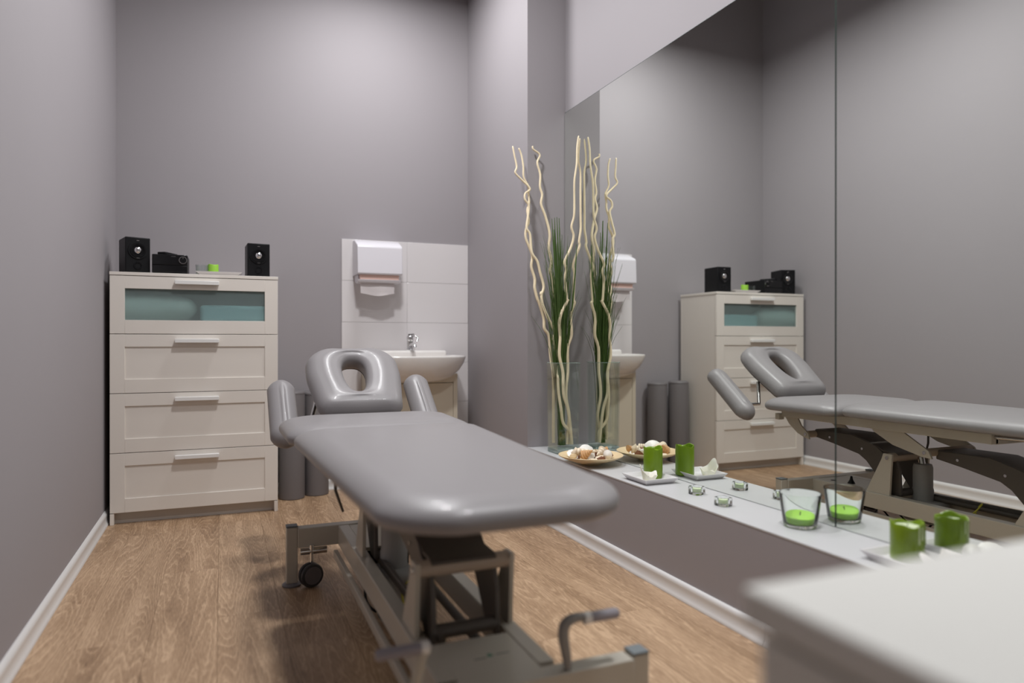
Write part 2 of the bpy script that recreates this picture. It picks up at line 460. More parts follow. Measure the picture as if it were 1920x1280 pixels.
for k in range(NP):
    a = 2*math.pi*k/NP
    OUT.append(ray_outer(outer, ic, a))
    wx = .048 + .011*math.sin(a); 
    ca, sa = math.cos(a), math.sin(a)
    INN.append(Vector((ic.x + wx*math.copysign(abs(ca)**.8, ca), ic.y + .106*math.copysign(abs(sa)**.85, sa))))
b = B(); rings = []
th = .072; ro = .052; ri = .034
def hp(p, h): return H0 + Vector((p.x, 0, 0)) + dv*p.y + nv*(h - .045)
prof = []
for k in range(3):
    a = math.pi/2*k/2; prof.append(('o', .012*(1-math.sin(a)), .012*(1-math.cos(a))))
for k in range(1, 8):
    a = math.pi/2*k/7; prof.append(('o', ro*(1-math.cos(a)), .014+(th-.014)*math.sin(a)))
for t_, hh in ((.2, .004), (.4, .006), (.6, .006), (.8, .004)): prof.append(('m', t_, th+hh))
for k in range(7, -1, -1):
    a = math.pi/2*k/7; prof.append(('i', ri*(1-math.cos(a)), th-ri*(1-math.sin(a))))
prof.append(('i', 0, .012)); prof.append(('i', 0.004, 0))
for kind, a, h in prof:
    r_ = []
    for k in range(NP):
        po, pi = OUT[k], INN[k]; d = (po-pi); L = d.length; d = d/L; g_ = min(1.0, .88*L/(ro+ri))
        if kind == 'o': p = po - d*a*g_
        elif kind == 'i': p = pi + d*a*g_
        else: p = (pi + d*ri*g_) + ((po - d*ro*g_) - (pi + d*ri*g_))*(1-a)
        r_.append(hp(p, h))
    rings.append(r_)
vs = [[b.bm.verts.new(p) for p in r_] for r_ in rings]
m_ = len(vs)
for i in range(m_):
    A, Bq = vs[i], vs[(i+1) % m_]
    for k in range(NP): b.bm.faces.new((A[k], A[(k+1) % NP], Bq[(k+1) % NP], Bq[k]))
obj('headrest', b, 'vinyl', T, smooth=True, angle=80)
# board beneath the head rest, seen through the hole
b = B(); rr = []
for h in (-.010, -.001):
    rr.append(([OUT[k] + (INN[k]-OUT[k])*.12 for k in range(NP)], [INN[k] + (INN[k]-ic)*.12 + Vector((0, 0)) for k in range(NP)], h))
seq = [[hp(p, rr[0][2]) for p in rr[0][0]], [hp(p, rr[1][2]) for p in rr[1][0]], [hp(p, rr[1][2]) for p in rr[1][1]], [hp(p, rr[0][2]) for p in rr[0][1]]]
vs = [[b.bm.verts.new(p) for p in r_] for r_ in seq]
for i in range(4):
    A, Bq = vs[i], vs[(i+1) % 4]
    for k in range(NP): b.bm.faces.new((A[k], A[(k+1) % NP], Bq[(k+1) % NP], Bq[k]))
obj('headrest_board', b, 'black', T)

# arm rests
aa = math.atan2(.232, .311)
da = Vector((0, math.cos(aa), math.sin(aa))); na = Vector((0, -math.sin(aa), math.cos(aa)))
for cx in (.838, .238):
    poly = resample(roundpoly([(-.058, 0), (.058, 0), (.058, .385), (-.058, .385)], [.05, .05, .045, .045], 8), .02)
    O_ = Vector((cx, 2.945, .476 if cx > .5 else .463))
    ar = obj('armrest', pad(poly, .072, .048, .004, lambda u, v, h: O_ + Vector((u, 0, 0)) + da*v + na*h), 'vinyl', T, smooth=True, angle=70)
    s_ = 1 if cx > .53 else -1
    br = B().tube([(cx, 3.045, .572), (cx-.02*s_, 3.00, .560), (.53+.19*s_, 3.00, .560), (.53+.155*s_, 3.045, .675)], .010, 12)
    obj('armrest_bracket', br, 'steel', T, smooth=True)
    obj('pivot_clamp', box(cx-.018, cx+.018, 3.01, 3.05, .552, .585), 'tan', T, bevel=.004)
obj('headrest_strut', B().tube([(.53, 2.80, .535), (.53, 2.93, .56), (.53, 2.97, .60)], .011, 12), 'steel', T, smooth=True)

# upper frame
def rail(x0, x1, y0, y1, z0, z1):
    """bar whose ends follow the slight tilt of the foot section"""
    pts = lambda y, z: z
    return box(x0, x1, y0, y1, z0, z1)
for xs in (.355, .675):
    obj('frame_rail', box(xs, xs+.04, 1.76, 2.84, .508, .547), 'tan', T, bevel=.002)
    obj('foot_rail', B().tube([(xs+.02, 1.77, .534), (xs+.02, 1.42, .545)], .0075, 12), 'steel', T, smooth=True)
obj('frame_crossbar', box(.375, .69, 2.80, 2.84, .508, .547), 'tan', T, bevel=.002)
obj('frame_crossbar', box(.375, .69, 1.76, 1.80, .506, .540), 'tan', T, bevel=.002)
obj('frame_crossbar', box(.375, .69, 2.30, 2.34, .508, .540), 'tan', T, bevel=.002)
obj('frame_stop', box(.700, .735, 2.835, 2.865, .492, .525), 'tan', T, bevel=.003)
# brackets that hang from the upper frame
brA = [(2.865, .52), (2.775, .52), (2.745, .470), (2.697, .434), (2.690, .405), (2.730, .414), (2.770, .430), (2.825, .470)]
brB = [(2.340, .52), (2.190, .52), (2.045, .440), (2.030, .408), (2.075, .411), (2.215, .443), (2.310, .490)]
for poly, pv in ((brA, (2.712, .428)), (brB, (2.062, .430))):
    for xs in (.668, .384):
        k = obj('hanger_bracket', B().prism(poly, 0, xs, xs+.010), 'tan', T, bevel=.001)
        xx = xs+.010 if xs > .5 else xs
        s_ = 1 if xs > .5 else -1
        obj('bolt', B().tube([(xx-.002*s_, pv[0], pv[1]), (xx+.006*s_, pv[0], pv[1])], .0075, 12), 'chrome', k, smooth=True)
    obj('pivot_tube', B().tube([(.392, pv[0], pv[1]), (.670, pv[0], pv[1])], .0175, 20), 'tube', T, smooth=True)
# base brackets, pivot tubes, lift arms
for P, nm in (((2.255, .378), 'far'), ((1.600, .366), 'near')):
    py, pz = P
    tri_ = [(py-.022, pz+.018), (py+.022, pz+.018), (py+.032, pz-.01), (py+.115, .205), (py-.010, .205)]
    for xs in (.648, .413):
        k = obj('base_bracket', B().prism(tri_, 0, xs, xs+.012), 'tan', T, bevel=.0015)
        s_ = 1 if xs > .5 else -1; xx = xs+.012 if xs > .5 else xs
        obj('bolt', B().tube([(xx-.002*s_, py, pz), (xx+.006*s_, py, pz)], .0085, 12), 'chrome', k, smooth=True)
    obj('pivot_tube', B().tube([(.418, py, pz), (.650, py, pz)], .020, 24), 'tube', T, smooth=True)
    arm = [(.455, .072), (.455, .036), (.345, .018), (.190, -.013), (.148, -.038), (.100, -.088), (.035, -.170), (-.035, -.170),
           (-.030, -.060), (-.012, -.012), (.062, .012), (.093, .036), (.137, .050), (.227, .074)]
    arm = [(py+u, pz+v) for u, v in arm]
    for xs in (.448, .606):
        k = obj('lift_arm', B().prism(arm, 0, xs, xs+.012), 'arm', T, bevel=.002)
        xx = xs+.012 if xs > .5 else xs; s_ = 1 if xs > .5 else -1
        for u, v in ((.36, .045), (.17, .015)):
            obj('bolt', B().tube([(xx-.002*s_, py+u, pz+v), (xx+.003*s_, py+u, pz+v)], .006, 10), 'chrome', k, smooth=True)
    top = [(py+.455, pz+.0745), (py+.227, pz+.0765), (py+.137, pz+.0525), (py+.093, pz+.0385), (py+.062, pz+.0235), (py+.0, pz+.0225), (py-.018, pz+.016),
           (py-.018, pz+.010), (py+.0, pz+.0165), (py+.062, pz+.0175), (py+.093, pz+.0325), (py+.137, pz+.0465), (py+.227, pz+.0705), (py+.455, pz+.0685)]
    obj('arm_cover', B().prism(top, 0, .452, .614), 'arm', T, smooth=True)
    obj('lower_axle', B().tube([(.452, py-.02, .222), (.614, py-.02, .222)], .017, 20), 'arm', T, smooth=True)
# linkage and motor
obj('linkage_bar', B().tube([(.475, 2.235, .20), (.475, 1.58, .20)], .012, 10), 'arm', T, smooth=True)
obj('linkage_bar', B().tube([(.585, 2.235, .16), (.585, 1.58, .16)], .012, 10), 'arm', T, smooth=True)
obj('spring_link', B().prism([(2.30, .215), (2.30, .190), (1.56, .205), (1.56, .230)], 0, .462, .474), 'arm', T, bevel=.002)
mo = B().lathe([(.005, 0), (.034, 0), (.042, .008), (.043, .10), (.040, .112), (.040, .20), (.036, .215), (.005, .217)], .505, 2.20, .135, 28)
obj('lift_motor', mo, 'motor', T, smooth=True)
obj('motor_housing', box(.455, .560, 2.10, 2.265, .095, .19), 'motor', T, bevel=.018, seg=4)
obj('motor_rod', B().tube([(.505, 2.20, .33), (.505, 2.21, .38)], .014, 16), 'steel', T, smooth=True)
obj('yellow_lead', B().tube(smoothpts([(.53, 1.98, .16), (.535, 1.94, .20), (.515, 1.93, .225), (.49, 1.95, .22), (.478, 1.98, .18), (.485, 1.97, .13)]), .003, 8), 'yellow', T, smooth=True)
cab = smoothpts([(.55, 2.38, .12), (.50, 2.33, .04), (.47, 2.25, .012), (.52, 2.12, .010), (.60, 2.05, .012), (.57, 1.95, .012), (.50, 1.93, .03), (.52, 1.85, .012), (.61, 1.80, .012), (.60, 1.70, .012)], 6)
obj('power_cable', B().tube(cab, .0038, 8), 'black', T, smooth=True)
cab = smoothpts([(.46, 2.42, .13), (.44, 2.33, .05), (.465, 2.28, .02), (.50, 2.36, .015), (.53, 2.27, .012), (.50, 2.20, .05), (.50, 2.14, .11)], 6)
obj('power_cable', B().tube(cab, .0045, 8), 'black', T, smooth=True)

# base
for xs in (.403, .627):
    obj('base_rail', box(xs, xs+.040, 1.37, 2.69, .138, .210), 'tan', T, bevel=.003)
for yy in (2.70, 1.325):
    obj('end_beam', box(.258, .826, yy-.024, yy+.024, .140, .212), 'tan', T, bevel=.003)
obj('lift_bar', box(.385, .401, 1.36, 2.67, .094, .122), 'tan', T, bevel=.002)
obj('lift_bar', box(.669, .685, 1.36, 2.67, .094, .122), 'tan', T, bevel=.002)
fp = obj('base_plate', box(.443, .627, 2.36, 2.678, .196, .2085), 'tan', T, bevel=.001)
obj('plate_knob', B().lathe([(.018, 0), (.015, .006), (.008, .018), (.005, .034), (.001, .036)], .58, 2.52, .2085, 20), 'black', fp, smooth=True)
obj('plate_slot', B().lathe([(.013, 0), (.013, .0012), (.002, .0014)], .60, 2.61, .2085, 20), 'black', fp)
obj('control_box', box(.455, .60, 2.38, 2.56, .112, .192), 'black', T, bevel=.006)
npl = obj('base_plate', box(.443, .627, 1.349, 1.545, .196, .2085), 'tan', T, bevel=.001)
e_ = B().prism([(.540, 1.438), (.554, 1.442), (.548, 1.456), (.540, 1.452)], 2, .2085, .2089)
obj('emblem_print', e_, 'emblem', npl)
obj('emblem_lettering', box(.506, .534, 1.436, 1.4395, .2085, .2089), 'print', npl)
obj('emblem_lettering', box(.560, .592, 1.444, 1.4475, .2085, .2089), 'print', npl)
for i, (px, py) in enumerate(((.238, 2.70), (.846, 2.70), (.238, 1.325), (.846, 1.325))):
    po = obj('base_post', box(px-.020, px+.020, py-.020, py+.020, .012, .2165), 'tan', T, bevel=.003)
    obj('post_cap', box(px-.0205, px+.0205, py-.0205, py+.0205, .2165, .2225), 'cap', po, bevel=.002)
    obj('foot', B().lathe([(.003, 0), (.033, 0), (.034, .006), (.026, .012), (.012, .014), (.003, .014)], px, py, 0, 28), 'rubber', po, smooth=True)
    # castor beside the post
    cx = px + (.068 if px < .5 else -.068); cy = py - .03
    ca_ = obj('castor', B().tube([(cx, cy, .150), (cx, cy, .088)], .0085, 14), 'chrome', T, smooth=True)
    obj('axle_tube', B().tube([(cx-.040, cy+.004, .127), (cx+.055, cy+.004, .127)], .0125, 18), 'chrome', ca_, smooth=True)
    for sgn in (-1, 1):
        wprof = [(.004, -.009), (.032, -.009), (.041, -.007), (.0435, 0), (.041, .007), (.032, .009), (.004, .009)]
        wb_ = B().lathe(wprof, 0, 0, 0, 32)
        bmesh.ops.rotate(wb_.bm, verts=wb_.bm.verts, matrix=Matrix.Rotation(R(90), 3, 'X'))
        bmesh.ops.rotate(wb_.bm, verts=wb_.bm.verts, matrix=Matrix.Rotation(R(18), 3, 'Z'))
        bmesh.ops.translate(wb_.bm, verts=wb_.bm.verts, vec=Vector((cx-.004, cy-.012, .0445)) + Vector((-.3, 1, 0)).normalized()*.0115*sgn)
        obj('wheel', wb_, 'castorwheel', ca_, smooth=True)
    dn = Vector((-.3, 1, 0)).normalized(); dc = Vector((cx-.004, cy-.012, .0445))
    for sgn in (-1, 1):
        obj('wheel_disc', B().tube([dc+dn*.019*sgn, dc+dn*.0222*sgn], [.033, .031], 32), 'disc', ca_, smooth=True)
    fk = B().tube(smoothpts([(cx, cy-.001, .09), (cx+.002, cy-.004, .082), (cx+.004, cy-.012, .066), (cx-.002, cy-.012, .046)]), .006, 10)
    obj('fork', fk, 'rubber', ca_, smooth=True)
# foot pedals at the near end
for s_, xb, xe in ((1, .672, .659), (-1, .352, .372)):
    if s_ > 0:
        elb = smoothpts([(xb, 1.315, .205), (xb-.004, 1.315, .24), (xb-.012, 1.314, .285), (xb-.006, 1.314, .309), (xb+.018, 1.314, .318), (xb+.046, 1.314, .314)], 4)
        x1, x2 = .716, .792
    else:
        elb = smoothpts([(.338, 1.315, .205), (.344, 1.315, .24), (.352, 1.315, .28), (.358, 1.315, .300), (.364, 1.315, .308), (.372, 1.315, .309)], 4)
        x1, x2 = .362, .267
    n_ = len(elb)
    pd = obj('height_pedal', B().tube(elb, [.0075 + .0045*math.sin(math.pi*min(1, i/(n_-1))) for i in range(n_)], 12), 'motor' if s_ > 0 else 'tan', T, smooth=True)
    zz = .3135 if s_ > 0 else .3095
    obj('grip_collar', B().tube([(x1-.008*s_, 1.314, zz), (x1+.008*s_, 1.314, zz)], .0125, 16), 'handle', pd, smooth=True)
    obj('grip', B().tube([(x1+.006*s_, 1.314, zz), (x2-.005*s_, 1.314, zz), (x2, 1.314, zz)], [.0115, .0115, .008], 16), 'grip', pd, smooth=True)
obj('release_lever', B().tube([(.336, 2.30, .53), (.338, 2.30, .42), (.362, 2.30, .35)], [.005, .005, .004], 8), 'arm', T, smooth=True)

# ------------------------------------------------------------------ chest of drawers
dx0, dy0, DW, DH, DD = -.5049, 3.906, .78, 1.24, .41
D = empty('chest_of_drawers', (dx0+DW/2, dy0+DD/2, 0), 'tall white chest of four drawers with a frosted glass top drawer', 'chest of drawers')
x0, x1, y0, y1 = dx0, dx0+DW, dy0, dy0+DD
obj('top_board', box(x0-.001, x1+.001, y0-.001, y1, DH-.016, DH), 'white', D, bevel=.0012)
for a, c in ((x0+.002, x0+.018), (x1-.018, x1-.002)):
    obj('side_panel', box(a, c, y0+.022, y1, 0, DH-.016), 'white', D, bevel=.001)
obj('back_panel', box(x0+.018, x1-.018, y1-.006, y1-.001, .06, DH-.016), 'white', D)
obj('bottom_board', box(x0+.018, x1-.018, y0+.03, y1-.01, .062, .078), 'white', D)
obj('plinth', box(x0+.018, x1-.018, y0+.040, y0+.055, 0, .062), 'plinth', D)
for a in (x0+.0005, x1-.0185):
    obj('front_foot', box(a, a+.018, y0+.0005, y0+.022, 0, .0555), 'white', D, bevel=.001)
seams = [1.2225, .935, .643, .3505, .0575]
for i in range(4):
    zt, zb = seams[i]-.0015, seams[i+1]+.0015
    dr = empty('drawer', (x0+DW/2, y0+.01, (zt+zb)/2), None, None)
    dr.parent = D; dr.location = Vector((x0+DW/2, y0+.01, (zt+zb)/2)) - D.location
    xa, xb = x0+.0005, x1-.0005
    sw = .065; rt = .0615; rb = .0675
    for a, c in ((xa, xa+sw), (xb-sw, xb)):
        obj('stile', box(a, c, y0, y0+.019, zb, zt), 'white', dr, bevel=.0008)
    obj('rail', box(xa+sw, xb-sw, y0, y0+.019, zt-rt, zt), 'white', dr, bevel=.0008)
    obj('rail', box(xa+sw, xb-sw, y0, y0+.019, zb, zb+rb), 'white', dr, bevel=.0008)
    if i == 0:
        p = obj('glass_pane', box(xa+sw-.004, xb-sw+.004, y0+.009, y0+.013, zb+rb-.004, zt-rt+.004), 'frost', dr)
        p['label'] = 'frosted blue-green glass pane'
    else:
        obj('panel', box(xa+sw-.004, xb-sw+.004, y0+.006, y0+.013, zb+rb-.004, zt-rt+.004), 'white', dr)
    hz = zt - .022 if i else zt - .016
    hb = box(x0+.288, x0+.493, y0-.026, y0-.005, hz-.020, hz); hb.box(x0+.293, x0+.488, y0-.006, y0+.001, hz-.015, hz-.004)
    obj('handle', hb, 'handle', dr, bevel=.002)
# inside of the glass drawer
obj('drawer_floor', box(x0+.03, x1-.03, y0+.03, y1-.02, .985, .995), 'white', D)
b = B(); n = 28; rings = []
for t in [i/16 for i in range(17)]:
    xx = x0+.045 + .34*t; e2 = max(.05, (1-abs(2*t-1)**5))**.5
    if t < .5: e2 = max(e2, .95)
    rings.append([(xx, y0+.090 + .070*e2*math.cos(2*math.pi*k/n), 1.068 + (.073 - .012*t)*e2*math.sin(2*math.pi*k/n)) for k in range(n)])
b.loft(rings)
tag(obj('rolled_towel', b, 'towel', smooth=True, loc=(x0+.2, y0+.105, .995), angle=80), 'white rolled towel behind the frosted glass, left half of top drawer', 'towel')
b = B().box(x0+.402, x1-.035, y0+.018, y0+.28, .9955, 1.085)
tag(obj('folded_towel', b, 'teal', loc=(x0+.55, y0+.15, .9955), bevel=.02, seg=4), 'teal folded cloth behind the frosted glass, right half of top drawer', 'towel')

# ------------------------------------------------------------------ stereo on the chest
def speaker(loc, rz, label):
    s = empty('loudspeaker', loc, label, 'speaker', 'bookshelf speakers on the chest', rz)
    W_, H_, D_ = .112, .176, .155
    obj('cabinet', B().box(-W_/2, W_/2, 0, D_, .002, H_), 'black', s, local=True, bevel=.004)
    def ring(r0, r1, z, ya, yb, m, name, n=32, par=s):
        b = B(); prof = [(r0, ya), (r1, ya), (r1, yb), (r0, yb)]
        vs = [[b.bm.verts.new((r*math.cos(2*math.pi*k/n), y, z + r*math.sin(2*math.pi*k/n))) for k in range(n)] for r, y in prof]
        for i in range(4):
            for k in range(n): b.bm.faces.new((vs[i][k], vs[i][(k+1) % n], vs[(i+1) % 4][(k+1) % n], vs[(i+1) % 4][k]))
        return obj(name, b, m, par, local=True, smooth=True)
    zc = .112
    ring(.036, .044, zc, -.004, .001, 'black', 'driver_surround')
    ring(.028, .036, zc, -.006, .001, 'blackgloss', 'driver_rim')
    def dome(r, z, y, dep, m, name):
        b = B(); n = 28; rings = [[(rr*math.cos(2*math.pi*k/n), yy, z + rr*math.sin(2*math.pi*k/n)) for k in range(n)] for rr, yy in ((r, y), (r*.85, y-dep*.5), (r*.5, y-dep*.9), (r*.1, y-dep))]
        b.loft(rings); return obj(name, b, m, s, local=True, smooth=True, angle=80)
    dome(.030, zc, -.001, -.0008, 'blackgloss', 'driver_cone')
    dome(.0175, zc, -.002, .007, 'silver', 'dust_cap')
    ring(.014, .019, .035, -.003, .001, 'blackgloss', 'bass_port')
    dome(.014, .035, -.0003, .0002, 'black', 'port_hole')
    obj('badge', B().box(-.006, .006, -.0015, 0, .158, .1615), 'steel', s, local=True)
    obj('driver_label', B().box(-.007, .007, -.0052, -.003, .0715, .0735), 'steel', s, local=True)
    return s
speaker((-.385, 3.935, 1.24), R(17), 'black loudspeaker at the left end of the chest top, next to the stereo')
speaker((.181, 3.94, 1.24), R(3), 'black loudspeaker alone at the right end of the chest top')
S = empty('stereo', (-.243, 3.93, 1.24), 'small black stereo unit with round silver-ringed knob on the chest', 'stereo')
obj('casing', box(-.322, -.160, 3.925, 4.13, 1.242, 1.3365), 'black', S, bevel=.004)
obj('front_panel', box(-.320, -.162, 3.9215, 3.926, 1.285, 1.335), 'blackgloss', S, bevel=.0015)
obj('disc_drawer', box(-.320, -.162, 3.9225, 3.926, 1.247, 1.2805), 'blackgloss', S, bevel=.0015)
def kring(cx, z, y, r0, r1, th_, m, name, par):
    b = B(); n = 32; vs = [[b.bm.verts.new((cx + r*math.cos(2*math.pi*k/n), yy, z + r*math.sin(2*math.pi*k/n))) for k in range(n)] for r, yy in ((r0, y), (r1, y), (r1, y-th_), (r0, y-th_))]
    for i in range(4):
        for k in range(n): b.bm.faces.new((vs[i][k], vs[i][(k+1) % n], vs[(i+1) % 4][(k+1) % n], vs[(i+1) % 4][k]))
    return obj(name, b, m, par, smooth=True)
kn = obj('knob', B().tube([(-.181, 3.9215, 1.309), (-.181, 3.911, 1.309)], .0155, 28), 'black', S, smooth=True)
kring(-.181, 1.309, 3.9215, .0155, .0188, .004, 'steel', 'knob_ring', kn)
obj('knob_mark', box(-.1815, -.1795, 3.9105, 3.9112, 1.314, 1.3235), 'steel', kn)
lt = bpy.data.curves.new('wordmark', 'FONT'); lt.body = 'PHILIPS'; lt.size = .0062; lt.extrude = .0002; lt.align_x = 'CENTER'
tmp = bpy.data.objects.new('tmp_text', lt); C.objects.link(tmp)
bpy.context.view_layer.update()
me = bpy.data.meshes.new_from_object(tmp.evaluated_get(bpy.context.evaluated_depsgraph_get()))
bpy.data.objects.remove(tmp)
me.materials.append(M['steel'])
wm = bpy.data.objects.new('wordmark', me); C.objects.link(wm); wm.parent = S
wm.location = (-.225+.243, -.0090, .0845); wm.rotation_euler = (R(90), 0, 0)
rm = empty('remote_control', (-.255, 3.99, 1.3365), 'small black remote control lying on top of the stereo', 'remote control', None, R(-28))
obj('body', B().box(-.022, .022, -.055, .055, 0, .014), 'black', rm, local=True, bevel=.004)
for i in range(3):
    for j in (-1, 0, 1):
        obj('button', B().box(j*.012-.004, j*.012+.004, -.03+i*.016, -.022+i*.016, .014, .0155), 'rubber', rm, local=True)
# white plate with glass, candle and pebbles
P_ = B(); 
def sqtray(b, cx, cy, z, w0, w1, d0, d1, h, t=.004, rz=0):
    """square dish: w0/d0 base half sizes, w1/d1 rim half sizes"""
    rings = []
    for hw, hd, hz in ((w0, d0, 0), (w1, d1, h), (w1-t, d1-t, h), (w0-t*.5, d0-t*.5, t)):
        r_ = []
        for ux, uy in ((-1, -1), (1, -1), (1, 1), (-1, 1)):
            v = Vector((ux*hw, uy*hd)); v = Matrix.Rotation(rz, 2) @ v
            r_.append((cx+v.x, cy+v.y, z+hz))
        rings.append(r_)
    b.loft(rings); return b
tag(obj('serving_dish', sqtray(B(), -.013, 3.985, 1.24, .088, .112, .045, .065, .018), 'tray', loc=(-.013, 3.985, 1.24), bevel=.0012),
    'white rectangular dish holding a glass and candle on the chest', 'dish')
tu = B().lathe([(.001, 0), (.026, 0), (.028, .002), (.031, .052), (.0292, .052), (.0262, .006), (.001, .005)], -.095, 3.99, 1.2442, 32)
tag(obj('candle_glass', tu, 'tglass', smooth=True, loc=(-.095, 3.99, 1.2442)), 'clear candle glass on the white dish on the chest', 'glass')
tag(obj('tealight_candle', B().lathe([(.001, 0), (.0245, 0), (.0245, .010), (.001, .010)], -.095, 3.99, 1.2502, 28), 'lime', smooth=True, loc=(-.095, 3.99, 1.2502)), 'lime wax inside the candle glass on the chest', 'candle')
cc = empty('pillar_candle', (-.040, 3.992, 1.2442), 'short bright green candle on the white dish on the chest', 'candle')
obj('wax', B().lathe([(.001, 0), (.0245, 0), (.0255, .004), (.0255, .052), (.024, .056), (.019, .052), (.001, .049)], -.040, 3.992, 1.2442, 28, wob=lambda t, r, z: .002*math.sin(t*14)*(z > .04)), 'lime', cc, smooth=True)
obj('wick', B().tube([(-.040, 3.992, 1.292), (-.039, 3.992, 1.303)], .001, 6), 'wick', cc)
rng = random.Random(3)
for i in range(4):
    b = B(); r = rng.uniform(.0065, .010); n = 10
    px, py = .006 + i*.022, 3.955 + rng.uniform(-.015, .02)
    b.lathe([(.001, 0), (r*.8, .001), (r, r*.45), (r*.8, r*.9), (.001, r)], px, py, 1.2442, n)
    tag(obj('pebble', b, 'shellw', smooth=True, loc=(px, py, 1.2442)), ('small white pebble nearest the green candle on the dish', 'small white pebble second from the green candle on the dish', 'small white pebble third from the green candle on the dish', 'small white pebble nearest the right end of the dish')[i], 'pebble', 'pebbles on the white dish')

# ------------------------------------------------------------------ bolsters
for i, (px, py, lab) in enumerate(((.373, 4.205, 'grey vinyl bolster standing upright, right beside the chest of drawers'),
                                   (.515, 4.262, 'grey vinyl bolster standing upright, the one nearer the washbasin'))):
    h = .612 - .01*i; r = .0715
    b = B().lathe([(.001, 0), (r-.006, 0), (r-.001, .003), (r, .010), (r, h-.010), (r-.002, h-.003), (r-.010, h+.001), (.001, h+.003)], px, py, 0, 48)
    o = empty('bolster', (px, py, 0), lab, 'bolster', 'standing bolsters')
    obj('roll_cover', b, 'bolster', o, smooth=True, angle=50)
    pr = [(r+.0002, .010), (r+.0016, .0115), (r+.0002, .013)]
    obj('end_seam', B().lathe([(r-.002, h-.014), (r+.0015, h-.012), (r-.002, h-.010)], px, py, 0, 48), 'bolster', o, smooth=True)

# ------------------------------------------------------------------ washbasin
cx, cyb = 1.066, 4.12
V_ = empty('vanity_cabinet', (cx, 4.23, 0), 'cream vanity cabinet under the washbasin', 'cabinet')
YT = YB-.0095
obj('side_panel', box(.795, .811, 4.125, YT, .06, .70), 'cream', V_, bevel=.001)
obj('side_panel', box(1.321, 1.337, 4.125, YT, .06, .70), 'cream', V_, bevel=.001)
obj('bottom_panel', box(.811, 1.321, 4.125, YT, .06, .078), 'cream', V_)
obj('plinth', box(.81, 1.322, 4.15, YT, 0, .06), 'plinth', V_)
obj('frame_stile', box(1.312, 1.338, 4.107, 4.125, .065, .70), 'cream', V_, bevel=.001)
obj('frame_stile', box(.794, .820, 4.107, 4.125, .065, .70), 'cream', V_, bevel=.001)
obj('frame_rail', box(.820, 1.312, 4.107, 4.125, .648, .70), 'cream', V_, bevel=.001)
for a, c in ((.822, 1.0645), (1.0675, 1.310)):
    d_ = obj('door', box(a, c, 4.107, 4.124, .068, .645), 'cream', V_, bevel=.0015)
BS = empty('washbasin', (cx, 4.2, .70), 'white ceramic washbasin with chrome tap against the tiles', 'washbasin')
def dring(s, z, fx=1, fy=1, yfront=.215, xh=.315, yc=4.125):
    pts = []; n = 56
    for k in range(n):
        a = 2*math.pi*k/n; ca, sa = math.cos(a), math.sin(a)
        x_ = cx + xh*s*fx*math.copysign(abs(ca)**.75, ca)
        y_ = yc + (yfront*s*fy if sa < 0 else (YT-yc)*(1 if s > .3 else s/.3)*1.0)*math.copysign(abs(sa)**(.85 if sa < 0 else .35), sa)
        pts.append((x_, min(y_, YT), z))
    return pts
b = B()
b.loft([dring(.40, .655), dring(.58, .664), dring(.76, .690), dring(.88, .726), dring(.965, .768), dring(1.0, .800), dring(1.0, .808), dring(.985, .812), dring(.95, .812),
        [(p[0], min(p[1], 4.245), p[2]) for p in dring(.90, .800)], [(p[0], min(p[1], 4.235), p[2]) for p in dring(.78, .745)], [(p[0], min(p[1], 4.22), p[2]) for p in dring(.5, .705)]])
obj('bowl', b, 'ceramic', BS, smooth=True, angle=60)
obj('back_ledge', box(cx-.245, cx+.245, 4.235, YT, .79, .842), 'ceramic', BS, bevel=.016, seg=4)
F = empty('mixer_tap', (1.083, 4.275, .842), 'small chrome mixer tap standing on the washbasin', 'tap')
F.parent = BS; del F['label']; del F['category']; F.location = Vector((1.083, 4.275, .842)) - BS.location
F['label'] = 'chrome mixer tap'
fb = B().lathe([(.002, 0), (.025, 0), (.026, .004), (.021, .010), (.0205, .062), (.022, .066), (.0225, .084), (.018, .092), (.002, .093)], 1.083, 4.275, .842, 28)
obj('tap_body', fb, 'chrome', F, smooth=True)
obj('spout', B().tube(smoothpts([(1.083, 4.262, .872), (1.083, 4.20, .880), (1.083, 4.165, .872), (1.083, 4.155, .858)]), [.013]*9+[.0115]*4, 16), 'chrome', F, smooth=True)
obj('lever', B().tube(smoothpts([(1.098, 4.272, .930), (1.118, 4.262, .928), (1.128, 4.255, .912), (1.116, 4.250, .895)]), .0055, 12), 'chrome', F, smooth=True)
obj('lever_cap', B().tube([(1.070, 4.275, .938), (1.108, 4.272, .940)], .0075, 12), 'chrome', F, smooth=True)

# ------------------------------------------------------------------ towel dispenser
DP = empty('paper_towel_dispenser', (.875, YT, 1.24), 'white paper towel dispenser with a hanging paper towel on the tiled wall', 'dispenser')
prof = [(YT, 1.515), (YT-.055, 1.512), (YT-.150, 1.474), (YT-.160, 1.462), (YT-.168, 1.303), (YT-.160, 1.297), (YT, 1.297)]
obj('cover', B().prism(prof, 0, .742, 1.013), 'plastic', DP, bevel=.008, seg=3)
prof = [(YT, 1.298), (YT-.110, 1.298), (YT-.122, 1.262), (YT-.118, 1.250), (YT-.06, 1.247), (YT, 1.262)]
obj('lower_tray', B().prism(prof, 0, .752, 1.004), 'plastic', DP, bevel=.004)
obj('towel_window', box(.760, .996, YT-.145, YT-.113, 1.266, 1.297), 'pink', DP, bevel=.003)
obj('tray_lip', B().prism([(YT-.150, 1.268), (YT-.125, 1.270), (YT-.10, 1.250), (YT-.140, 1.252)], 0, .748, 1.008), 'plastic', DP, bevel=.003)
b = B(); n = 16
ra, rb_ = [], []
